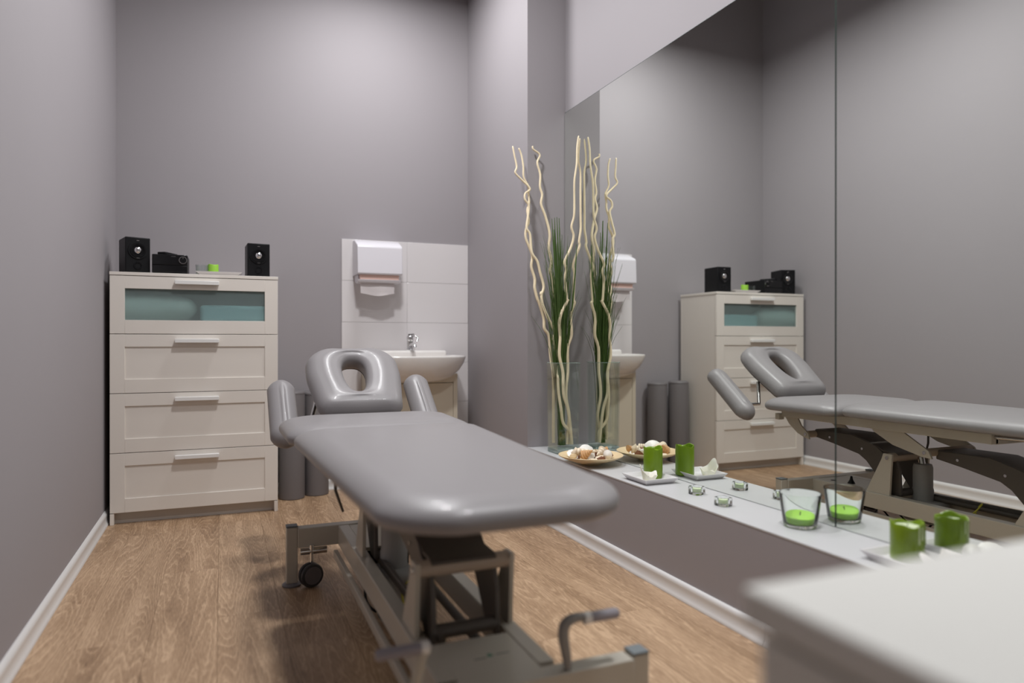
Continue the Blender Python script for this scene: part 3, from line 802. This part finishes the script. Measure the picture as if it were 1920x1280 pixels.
for k in range(n+1):
    t = k/n; xx = .768 + .205*t; zz = 1.188 - .014*(1-(2*t-1)**2) + .002*math.sin(t*9)
    yy = YT - .118 + .006*math.sin(t*7)
    ra.append([(xx, YT-.112, 1.256), (xx, YT-.118, 1.235), (xx, yy, 1.21), (xx, yy-.004, zz), (xx, yy-.001, zz), (xx, yy+.003, 1.21), (xx, YT-.108, 1.256)])
b.loft(ra)
obj('paper_towel', b, 'paper', DP, smooth=True)

# ------------------------------------------------------------------ glass vase with branches
VX, VY = 1.590, 3.165
def sqr(h, r, z, n=6):
    out = []
    for q in range(4):
        a0 = math.pi/2*q + math.pi
        ccx, ccy = (h-r)*(-1 if q in (0, 3) else 1), (h-r)*(-1 if q in (0, 1) else 1)
        for k in range(n+1):
            a = a0 + math.pi/2*k/n
            out.append((VX+ccx+r*math.cos(a), VY+ccy+r*math.sin(a), z))
    return out
hw = .0615
VS = empty('glass_vase', (VX, VY, ZL), 'tall square clear glass vase of branches at the far end of the ledge', 'vase')
b = B().loft([sqr(hw, .010, ZL+.022), sqr(hw+.004, .010, ZL+.449), sqr(hw-.001, .008, ZL+.449), sqr(hw-.005, .0075, ZL+.022)], cap0=False, cap1=False)
n_ = len(sqr(hw, .01, 0))
obj('vase_wall', b, 'vglass', VS, smooth=True, angle=45)
obj('vase_base', B().loft([sqr(hw-.004, .008, ZL+.0005), sqr(hw, .010, ZL+.004), sqr(hw, .010, ZL+.021), sqr(hw-.006, .008, ZL+.024)]), 'bglass', VS, smooth=True, angle=45)
ro_ = [sqr(hw+.0045, .010, ZL+.449), sqr(hw+.0045, .010, ZL+.4525), sqr(hw-.0005, .008, ZL+.4525), sqr(hw-.0005, .008, ZL+.449)]
b = B(); vs = [[b.bm.verts.new(p) for p in r_] for r_ in ro_]
for a in range(4):
    for k in range(n_): b.bm.faces.new((vs[a][k], vs[a][(k+1) % n_], vs[(a+1) % 4][(k+1) % n_], vs[(a+1) % 4][k]))
obj('vase_rim', b, 'bglass', VS, smooth=True, angle=45)

F_, YAW, PIT = 1314.9, .3925, -.0008
def raydir(u, v):
    a, c = (u-960)/F_, (640-v)/F_
    d = (a, math.cos(PIT)-c*math.sin(PIT), math.sin(PIT)+c*math.cos(PIT))
    return Vector((d[0]*math.cos(YAW)+d[1]*math.sin(YAW), -d[0]*math.sin(YAW)+d[1]*math.cos(YAW), d[2]))
def on_y(u, v, y):
    d = raydir(u, v); t = y/d.y
    return Vector((d.x*t, y, .9009+d.z*t))
c7 = lambda x, y: (940+x/4, 240+y/4)
c8 = lambda x, y: (980+x/3.554, 540+y/3.556)
br = [
 ('forked curly willow branch, the left of the crossing leftmost pair', 3.362, 3.150, [(85,135),(97,200),(115,290),(105,335),(150,385),(215,455),(180,490),(178,535),(205,580),(200,660),(190,750),(215,800),(228,930),(270,1000),(290,1080),(318,1190),(298,1250)],
  [(125,30),(130,100),(165,190),(215,290),(205,340),(225,430),(240,500),(235,600),(240,700),(255,800),(270,900),(318,960),(320,1040)]),
 ('curly willow branch crossing the leftmost one, its tip just right of it', 3.366, 3.200, [(130,150),(150,200),(165,290),(168,370),(203,440),(203,500),(208,560),(195,620),(205,700),(185,760),(185,830),(230,950),(225,1040),(250,1130),(250,1200),(270,1280)],
  [(110,100),(140,200),(145,270),(175,320),(185,450),(195,550),(205,650),(205,800),(205,1030)]),
 ('curly willow branch with hooked tip above the pier face, behind the grass', 3.355, 3.205, [(235,135),(240,160),(288,200),(270,260),(292,350),(290,440),(306,500),(298,570),(330,660),(362,790),(356,900),(376,1000),(365,1080),(388,1140),(398,1280)],
  [(205,100),(225,250),(232,400),(240,500),(250,700),(262,900),(268,1040)]),
 ('tallest willow branch, left of the pair at the mirror edge', 3.168, 3.140, [(580,58),(568,150),(565,270),(548,400),(548,560),(545,660),(526,740),(542,810),(520,900),(475,1000),(487,1060),(478,1130),(490,1280)],
  [(300,80),(260,160),(245,230),(250,330),(245,450),(268,560),(270,650),(275,720),(300,800),(315,900),(328,1040)]),
 ('tall willow branch bending right then back, in front of the mirror edge', 3.180, 3.165, [(590,78),(578,230),(625,340),(622,480),(638,545),(605,680),(600,760),(583,850),(585,890),(540,1020),(548,1100),(540,1280)],
  [(345,100),(320,190),(325,310),(300,400),(300,560),(290,650),(290,740),(310,850),(300,950),(298,1040)]),
]
for lab, yt, yb_, A7, A8 in br:
    px = [c7(*p) for p in A7] + [c8(*p) for p in A8]
    v0, v1 = px[0][1], px[-1][1]; pts = []
    for u, v in px:
        t = (v-v0)/(v1-v0); y = yt + (yb_-yt)*min(1, t*1.15)
        p = on_y(u, v, y); p.x = min(p.x, XM-.011)
        if p.z < ZL+.45:
            p.x = min(max(p.x, VX-hw+.014), VX+hw-.014); p.y = min(max(p.y, VY-hw+.014), VY+hw-.014)
        p.z = max(p.z, ZL+.033)
        pts.append(p)
    pts = smoothpts(pts, 5); n_ = len(pts)
    rad = [.0045 + .0034*min(1, i/(n_-1)*1.6) for i in range(n_)]; rad[0] = .0022
    tag(obj('willow_branch', B().tube(pts, rad, 8), 'branch', smooth=True, loc=tuple(pts[-1]), angle=80), lab, 'branch', 'willow branches in the vase')
# reed bundle
G = empty('ornamental_grass', (1.592, 3.185, ZL+.03), 'dark green ornamental grass bundle with upright reeds in the glass vase', 'plant')
rng = random.Random(11)
def nearclamp(p):
    p.x = min(p.x, XM-.006)
    if p.z < ZL+.46:
        p.x = min(max(p.x, VX-hw+.012), VX+hw-.012); p.y = min(max(p.y, VY-hw+.012), VY+hw-.012)
    p.y = min(p.y, YP-.006)
    return p
for (u, v, y) in ((1036, 410, 3.20), (1041, 408, 3.215), (1045.5, 407, 3.20), (1049, 409, 3.19), (1040, 430, 3.23), (1082, 458, 3.16)):
    tip = on_y(u, v, y)
    bx, by = 1.590+rng.uniform(-.012, .014), 3.185+rng.uniform(-.012, .012)
    pts = []
    for k in range(15):
        t = k/14
        p = Vector((bx, by, ZL+.033)).lerp(tip, t); p.x += .004*math.sin(t*9+bx*80); 
        pts.append(nearclamp(p))
    obj('reed', B().tube(pts, [.0035]*13+[.0028, .0015], 7), 'grass', G, smooth=True)
b = B()
for i in range(230):
    a = rng.uniform(0, 2*math.pi); sp = rng.random()**.75
    h = rng.uniform(.60, 1.02) if rng.random() < .85 else rng.uniform(.98, 1.10)
    bx, by = 1.590 + .016*rng.uniform(-1, 1), 3.187 + .016*rng.uniform(-1, 1)
    rad = .075*sp
    tip = Vector((1.583 + rad*math.cos(a)*1.05 + rng.uniform(-.02, .02), 3.19 + rad*math.sin(a), ZL+.03+h))
    curl = Vector((math.cos(a), math.sin(a), -.25))*rng.uniform(0, .06)*(rng.random() < .35)
    pts = []
    for k in range(9):
        t = k/8
        neck = Vector((bx, by, ZL+.033)).lerp(Vector((1.585+.45*rad*math.cos(a), 3.188+.45*rad*math.sin(a), tip.z*.62+.1)), min(1, t*1.6))
        p = neck.lerp(tip, t*t) + curl*(max(0, t-.6)/.4)**2 + Vector((rng.uniform(-1, 1), rng.uniform(-1, 1), 0))*.003*t
        pts.append(nearclamp(p))
    b.tube(pts, [.0014]*6+[.0011, .0008, .0004], 4, cap=False)
tf = obj('blade_tuft', b, 'grassd', G, smooth=True); tf['kind'] = 'stuff'

# ------------------------------------------------------------------ shell plate
PX, PY = 1.552, 2.812
b = B().lathe([(.002, 0), (.045, 0), (.047, .004), (.075, .012), (.122, .028), (.146, .040), (.1475, .043), (.146, .0445), (.118, .034), (.072, .018), (.03, .011), (.002, .010)], PX, PY, ZL, 56)
tag(obj('wooden_plate', b, 'plate', smooth=True, loc=(PX, PY, ZL), angle=60), 'round pale wooden plate of seashells on the ledge', 'plate')
def spiral_shell(name, loc, size, rot, m, label, cat='shell', turns=5, fat=.46):
    """conical sea shell made of whorls"""
    size *= 1.22 if fat > .3 else 1.15
    b = B(); n = 14; rings = []; K = turns*8
    prof = []
    for i in range(K+1):
        t = i/K; r = size*fat*(1-t)**.9 + .0008; r *= 1 + .10*math.cos(2*math.pi*turns*t)
        prof.append((r, size*t))
    prof = [(size*fat*.25, -size*.7*fat), (size*fat*.65, -size*.33*fat)] + prof
    b.lathe(prof, 0, 0, 0, n, wob=lambda t, r, z: size*.04*math.sin(2*math.pi*t))
    bmesh.ops.transform(b.bm, matrix=Matrix.Rotation(rot[2], 4, 'Z') @ Matrix.Rotation(rot[1], 4, 'Y') @ Matrix.Rotation(rot[0], 4, 'X'), verts=b.bm.verts)
    zmin = min(v.co.z for v in b.bm.verts)
    o = obj(name, b, m, smooth=True, local=True, angle=80); o.location = (loc[0], loc[1], loc[2]-zmin)
    return tag(o, label, cat, 'shells on the wooden plate')
def scallop(loc, size, rot, m, label):
    size *= 1.15
    b = B(); n = 30; rings = []
    for s_ in (.05, .3, .6, .85, 1.0):
        rings.append([(size*s_*math.cos(2*math.pi*k/n)*(1+.05*math.cos(10*2*math.pi*k/n)*s_), size*s_*math.sin(2*math.pi*k/n)*(.85), size*.24*(1-s_*s_) + size*.02*math.cos(12*2*math.pi*k/n)*s_) for k in range(n)])
    for s_ in (.97, .6, .05):
        rings.append([(size*s_*math.cos(2*math.pi*k/n), size*s_*.85*math.sin(2*math.pi*k/n), size*.18*(1-s_*s_)-.0008) for k in range(n)])
    b.loft(rings)
    bmesh.ops.transform(b.bm, matrix=Matrix.Rotation(rot[2], 4, 'Z') @ Matrix.Rotation(rot[1], 4, 'Y') @ Matrix.Rotation(rot[0], 4, 'X'), verts=b.bm.verts)
    zmin = min(v.co.z for v in b.bm.verts)
    o = obj('scallop_shell', b, m, smooth=True, local=True, angle=80); o.location = (loc[0], loc[1], loc[2]-zmin)
    return tag(o, label, 'shell', 'shells on the wooden plate')
def chip(loc, sx, sy, sz, rz, m, label, cat='bark', name='bark_chip', seed=1, rx=0):
    rg = random.Random(seed); b = B(); n = 9; rings = []
    sx, sy, sz = sx*1.25, sy*1.2, sz*1.25
    for t, s_ in ((0, .55), (.25, .95), (.6, 1.0), (1, .6)):
        rings.append([(sx*s_*math.cos(2*math.pi*k/n)*rg.uniform(.75, 1.1), sy*s_*math.sin(2*math.pi*k/n)*rg.uniform(.75, 1.1), sz*t*rg.uniform(.8, 1.1)) for k in range(n)])
    b.loft(rings)
    bmesh.ops.transform(b.bm, matrix=Matrix.Rotation(rz, 4, 'Z') @ Matrix.Rotation(rx, 4, 'X'), verts=b.bm.verts)
    zmin = min(v.co.z for v in b.bm.verts)
    o = obj(name, b, m, smooth=True, local=True, angle=50); o.location = (loc[0], loc[1], loc[2]-zmin)
    return tag(o, label, cat, 'shells on the wooden plate')
pz = ZL+.013
spiral_shell('horn_shell', (PX-.085, PY-.005, pz+.028), .095, (R(90), R(0), R(70)), 'shell', 'long tan horn shell at the left rim of the wooden plate', turns=6, fat=.17)
spiral_shell('cone_shell', (PX-.060, PY-.045, pz+.014), .040, (R(50), R(35), R(20)), 'shello', 'orange-brown ribbed cone shell at the front left of the plate', turns=5)
scallop((PX-.025, PY-.01, pz+.008), .040, (R(62), 0, R(12)), 'shellw', 'large cream fan shell standing up mid plate')
spiral_shell('whelk_shell', (PX+.070, PY+.012, pz+.018), .040, (R(110), R(20), R(-60)), 'shell', 'round cream whelk shell at the right of the plate', turns=4)
scallop((PX+.030, PY+.055, pz+.008), .030, (R(20), 0, R(40)), 'shellw', 'white flat shell at the back of the plate')
scallop((PX-.025, PY-.072, pz+.012), .026, (R(10), R(8), R(80)), 'shell', 'small cream shell at the front rim of the plate')
chip((PX+.018, PY+.018, pz+.008), .020, .013, .030, R(30), 'bark', 'dark brown dried piece standing behind the fan shell', seed=2, rx=R(25))
chip((PX+.020, PY-.060, pz+.010), .017, .009, .015, R(-15), 'bark', 'small brown dried chip at the front of the plate', seed=5)
chip((PX+.072, PY-.045, pz+.018), .022, .011, .020, R(20), 'bark', 'long brown dried chip at the right front of the plate', seed=7)
chip((PX-.045, PY+.040, pz+.008), .018, .012, .020, R(75), 'bark', 'dark brown dried chip near the back left of the plate', seed=8)
scallop((PX+.045, PY-.020, pz+.006), .028, (R(15), R(-10), R(20)), 'shell', 'tan ridged shell right of the plate centre')
spiral_shell('auger_shell', (PX+.048, PY-.070, pz+.016), .034, (R(85), R(10), R(130)), 'shellw', 'small white auger shell at the front right of the plate', turns=6)
spiral_shell('turban_shell', (PX-.005, PY+.070, pz+.013), .034, (R(60), R(-30), R(-20)), 'shell', 'cream turban shell at the back rim of the plate', turns=4)

scallop((PX-.060, PY+.045, pz+.012), .030, (R(35), R(10), R(-30)), 'shellw', 'small white fan shell at the back left of the plate')
chip((PX-.098, PY-.020, pz+.022), .016, .012, .016, R(-40), 'plate', 'pale dried wood chip at the far left rim of the plate', 'wood chip', 'wood_chip', seed=12)
spiral_shell('cone_shell', (PX+.095, PY+.020, pz+.026), .026, (R(80), R(0), R(-100)), 'shello', 'small orange cone shell at the right rim of the plate', turns=5)
# ------------------------------------------------------------------ trays, candles
def pillar(name, cx, cy, z0, r, h, m, label, rim=.006, drip=False, pool='lime', seed=1):
    rg = random.Random(seed); ph = [rg.uniform(0, 6.28) for _ in range(4)]
    e = empty(name, (cx, cy, z0), label, 'candle')
    am = .004 if not drip else .0042
    wob = lambda t, rr, z: (am*math.sin(2*math.pi*t*2+ph[0]) + am*.6*math.sin(2*math.pi*t*5+ph[1]))*(1 if z > h-.012 and rr > r*.55 else 0)
    prof = [(.001, 0), (r-.001, 0), (r, .002), (r, h-.016), (r+.0012 if drip else r, h-.006), (r-.001, h), (r-.004, h-.001), (r-.006, h-.012), (r*.5, h-.014), (.001, h-.014)]
    obj('wax', B().lathe(prof, cx, cy, z0, 40, wob=wob), m, e, smooth=True, angle=60)
    if drip:
        obj('wax_pool', B().lathe([(.001, 0), (r-.0065, 0), (r-.0065, .003), (.001, .0035)], cx, cy, z0+h-.0125, 32), 'palewax', e, smooth=True)
        for a, l in ((-100, .045), (-85, .035), (-60, .05), (-150, .04), (80, .05), (100, .035)):
            x_, y_ = cx + (r+.0005)*math.cos(R(a)), cy + (r+.0005)*math.sin(R(a))
            obj('wax_drip', B().tube([(x_, y_, z0+h-.004), (x_, y_, z0+h-l*.6), (x_, y_, z0+h-l), (x_, y_, z0+h-l-.003)], [.0016, .0013, .0019, .0006], 7), 'palewax' if abs(a) in (100, 85) else m, e, smooth=True)
    obj('wick', B().tube([(cx, cy, z0+h-.014), (cx+.001, cy, z0+h-.004)], .0011, 6), 'wick', e)
    return e
# first tray
TX, TY = 1.585, 2.385
tag(obj('square_tray', sqtray(B(), TX, TY, ZL, .062, .078, .070, .088, .022, .004, R(0)), 'tray', loc=(TX, TY, ZL), bevel=.0012),
    'white square porcelain tray with the tall green candle on the ledge', 'tray', 'square trays on the ledge')
pillar('pillar_candle', 1.627, 2.425, ZL+.0042, .0385, .122, 'green', 'tall green pillar candle on the tray beside the shell plate', seed=4)
# shell-shaped candle
def shell_candle(cx, cy, z, s, rz, label):
    e = empty('shell_candle', (cx, cy, z), label, 'candle', None, rz)
    n = 26; b = B(); rings = []
    for t in (0, .3, .6, .85, 1.0):
        r_ = []
        for k in range(n):
            a = 2*math.pi*k/n
            hgt = .026 + .042*max(0, math.cos(a-R(150)))**2 + .012*max(0, math.cos(a-R(20)))**3 + .004*math.cos(5*a)
            rad = s*(.62 + .38*t + .05*math.cos(7*a)*t)
            r_.append((rad*math.cos(a)*1.15, rad*math.sin(a)*.8, hgt*t))
        rings.append(r_)
    for t in (.96, .5, .35):
        r_ = []
        for k in range(n):
            a = 2*math.pi*k/n
            hgt = .026 + .042*max(0, math.cos(a-R(150)))**2 + .012*max(0, math.cos(a-R(20)))**3 + .004*math.cos(5*a)
            rad = s*(.62 + .38*t + .05*math.cos(7*a)*t)-.0025
            r_.append((rad*math.cos(a)*1.15, rad*math.sin(a)*.8, max(hgt*t, .012)))
        rings.append(r_)
    b.loft(rings)
    obj('shell', b, 'ivory', e, smooth=True, local=True, angle=60)
    obj('wick', B().tube([(0, 0, .012), (.001, 0, .022)], .001, 6), 'wick', e, local=True)
    return e
shell_candle(1.560, 2.355, ZL+.0042, .034, R(10), 'ivory shell-shaped candle in front of the tall green candle')
# tealight holders: clear square glass cups
def tealight(cx, cy, rz, label):
    e = empty('tealight_holder', (cx, cy, ZL), label, 'candle holder', None, rz)
    b = B(); n = 32; h = .029; s = .0245
    def sq(hs, z, p=5):
        o = []
        for k in range(n):
            a = 2*math.pi*(k+.5)/n; ca, sa = math.cos(a), math.sin(a)
            q = (abs(ca)**p + abs(sa)**p)**(-1/p); o.append((hs*q*ca, hs*q*sa, z))
        return o
    def ci(r, z): return [(r*math.cos(2*math.pi*(k+.5)/n), r*math.sin(2*math.pi*(k+.5)/n), z) for k in range(n)]
    b.loft([sq(s*.93, .0004), sq(s, .003), sq(s, h-.003), sq(s*.96, h), ci(.0195, h), ci(.0188, h-.002), ci(.017, .009), ci(.012, .007)])
    obj('cup', b, 'glass', e, smooth=True, local=True, angle=40)
    c = B().lathe([(.001, .0), (.0150, .0), (.0155, .012), (.0150, .0125), (.001, .0122)], 0, 0, 0, 28)
    t = obj('tealight', c, 'palewax', None, smooth=True, local=True); t.location = (cx, cy, ZL+.0095)
    tag(t, 'pale green tealight in ' + label.replace('small clear glass tealight holder', 'the glass holder'), 'candle', 'tealights in the small holders')
tealight(1.606, 2.112, R(12), 'small clear glass tealight holder nearer the tall green candle')
tealight(1.577, 1.930, R(5), 'small clear glass tealight holder nearer the big candle glass')
# candle glass
GX, GY = 1.615, 1.625
g_ = B().lathe([(.001, .0005), (.043, .0005), (.0465, .003), (.049, .012), (.0605, .100), (.0600, .102), (.0588, .1015), (.0470, .016), (.0430, .011), (.001, .010)], GX, GY, ZL, 56)
tag(obj('candle_glass', g_, 'glass', smooth=True, loc=(GX, GY, ZL), angle=50), 'flared clear glass holding lime green wax on the ledge', 'candle holder')
lc = empty('glass_candle', (GX, GY, ZL+.0105), 'flat lime green candle inside the flared glass', 'candle')
obj('wax', B().lathe([(.001, 0), (.0405, 0), (.0425, .004), (.0445, .017), (.0435, .019), (.020, .018), (.001, .017)], GX, GY, ZL+.0105, 48), 'lime', lc, smooth=True)
obj('wick', B().tube([(GX, GY, ZL+.0275), (GX+.001, GY, ZL+.034), (GX+.003, GY+.001, ZL+.037)], [.0013, .0016, .0018], 7), 'wick', lc)
# second tray at the near end
TX2, TY2 = 1.600, 1.238
tag(obj('square_tray', sqtray(B(), TX2, TY2, ZL, .062, .078, .076, .095, .022, .004, R(0)), 'tray', loc=(TX2, TY2, ZL), bevel=.0012),
    'white square porcelain tray with the half-burnt candle, partly hidden by the near cabinet', 'tray', 'square trays on the ledge')
pillar('pillar_candle', 1.622, 1.272, ZL+.0042, .0395, .092, 'olive', 'half-burnt green candle with wax drips on the nearest tray', drip=True, seed=9)
spiral_shell('spiral_shell', (1.655, 1.195, ZL+.0042), .034, (R(80), R(0), R(60)), 'shellw', 'cream spiral shell beside the half-burnt candle', turns=5)['group'] = 'shells on the near tray'
scn_o = scallop((1.590, 1.185, ZL+.0042), .030, (R(40), 0, R(30)), 'shellw', 'cream fan shell beside the half-burnt candle'); scn_o['group'] = 'shells on the near tray'

# ------------------------------------------------------------------ near cabinet (out of focus)
CX0, CY1, CZ = .396, .460, .700
K = empty('near_cabinet', (CX0+.5, .1, 0), 'white cabinet in the foreground at lower right, out of focus', 'cabinet')
obj('worktop', box(CX0, XR-.025, -.34, CY1, CZ-.030, CZ), 'counter', K, bevel=.003)
obj('carcass', box(CX0+.022, XR-.03, -.32, CY1-.012, .0, CZ-.031), 'counter', K, bevel=.001)
for i in range(3):
    z1 = CZ-.036 - i*.205
    d_ = obj('drawer_front', box(CX0+.004, CX0+.021, -.31, CY1-.016, z1-.200, z1), 'counter', K, bevel=.002)
    obj('handle', box(CX0-.014, CX0+.005, .06, .22, z1-.045, z1-.030), 'handle', d_, bevel=.003)

# hanging lamps that light the room (above the picture), parts of the ceiling
for (lx, ly) in ((.58, 2.5), (1.05, 1.15), (.80, 3.6)):
    b = B()
    for a in ((lx-.18, lx-.165, ly-.18, ly+.18), (lx+.165, lx+.18, ly-.18, ly+.18), (lx-.165, lx+.165, ly-.18, ly-.165), (lx-.165, lx+.165, ly+.165, ly+.18)):
        b.box(*a, 3.145, 3.20)
    b.box(lx-.18, lx+.18, ly-.18, ly+.18, 3.20, 3.21)
    b.box(lx-.008, lx+.008, ly-.008, ly+.008, 3.21, ZC-.02)
    b.box(lx-.05, lx+.05, ly-.05, ly+.05, ZC-.02, ZC)
    obj('ceiling_lamp', b, 'lens', ceil_)
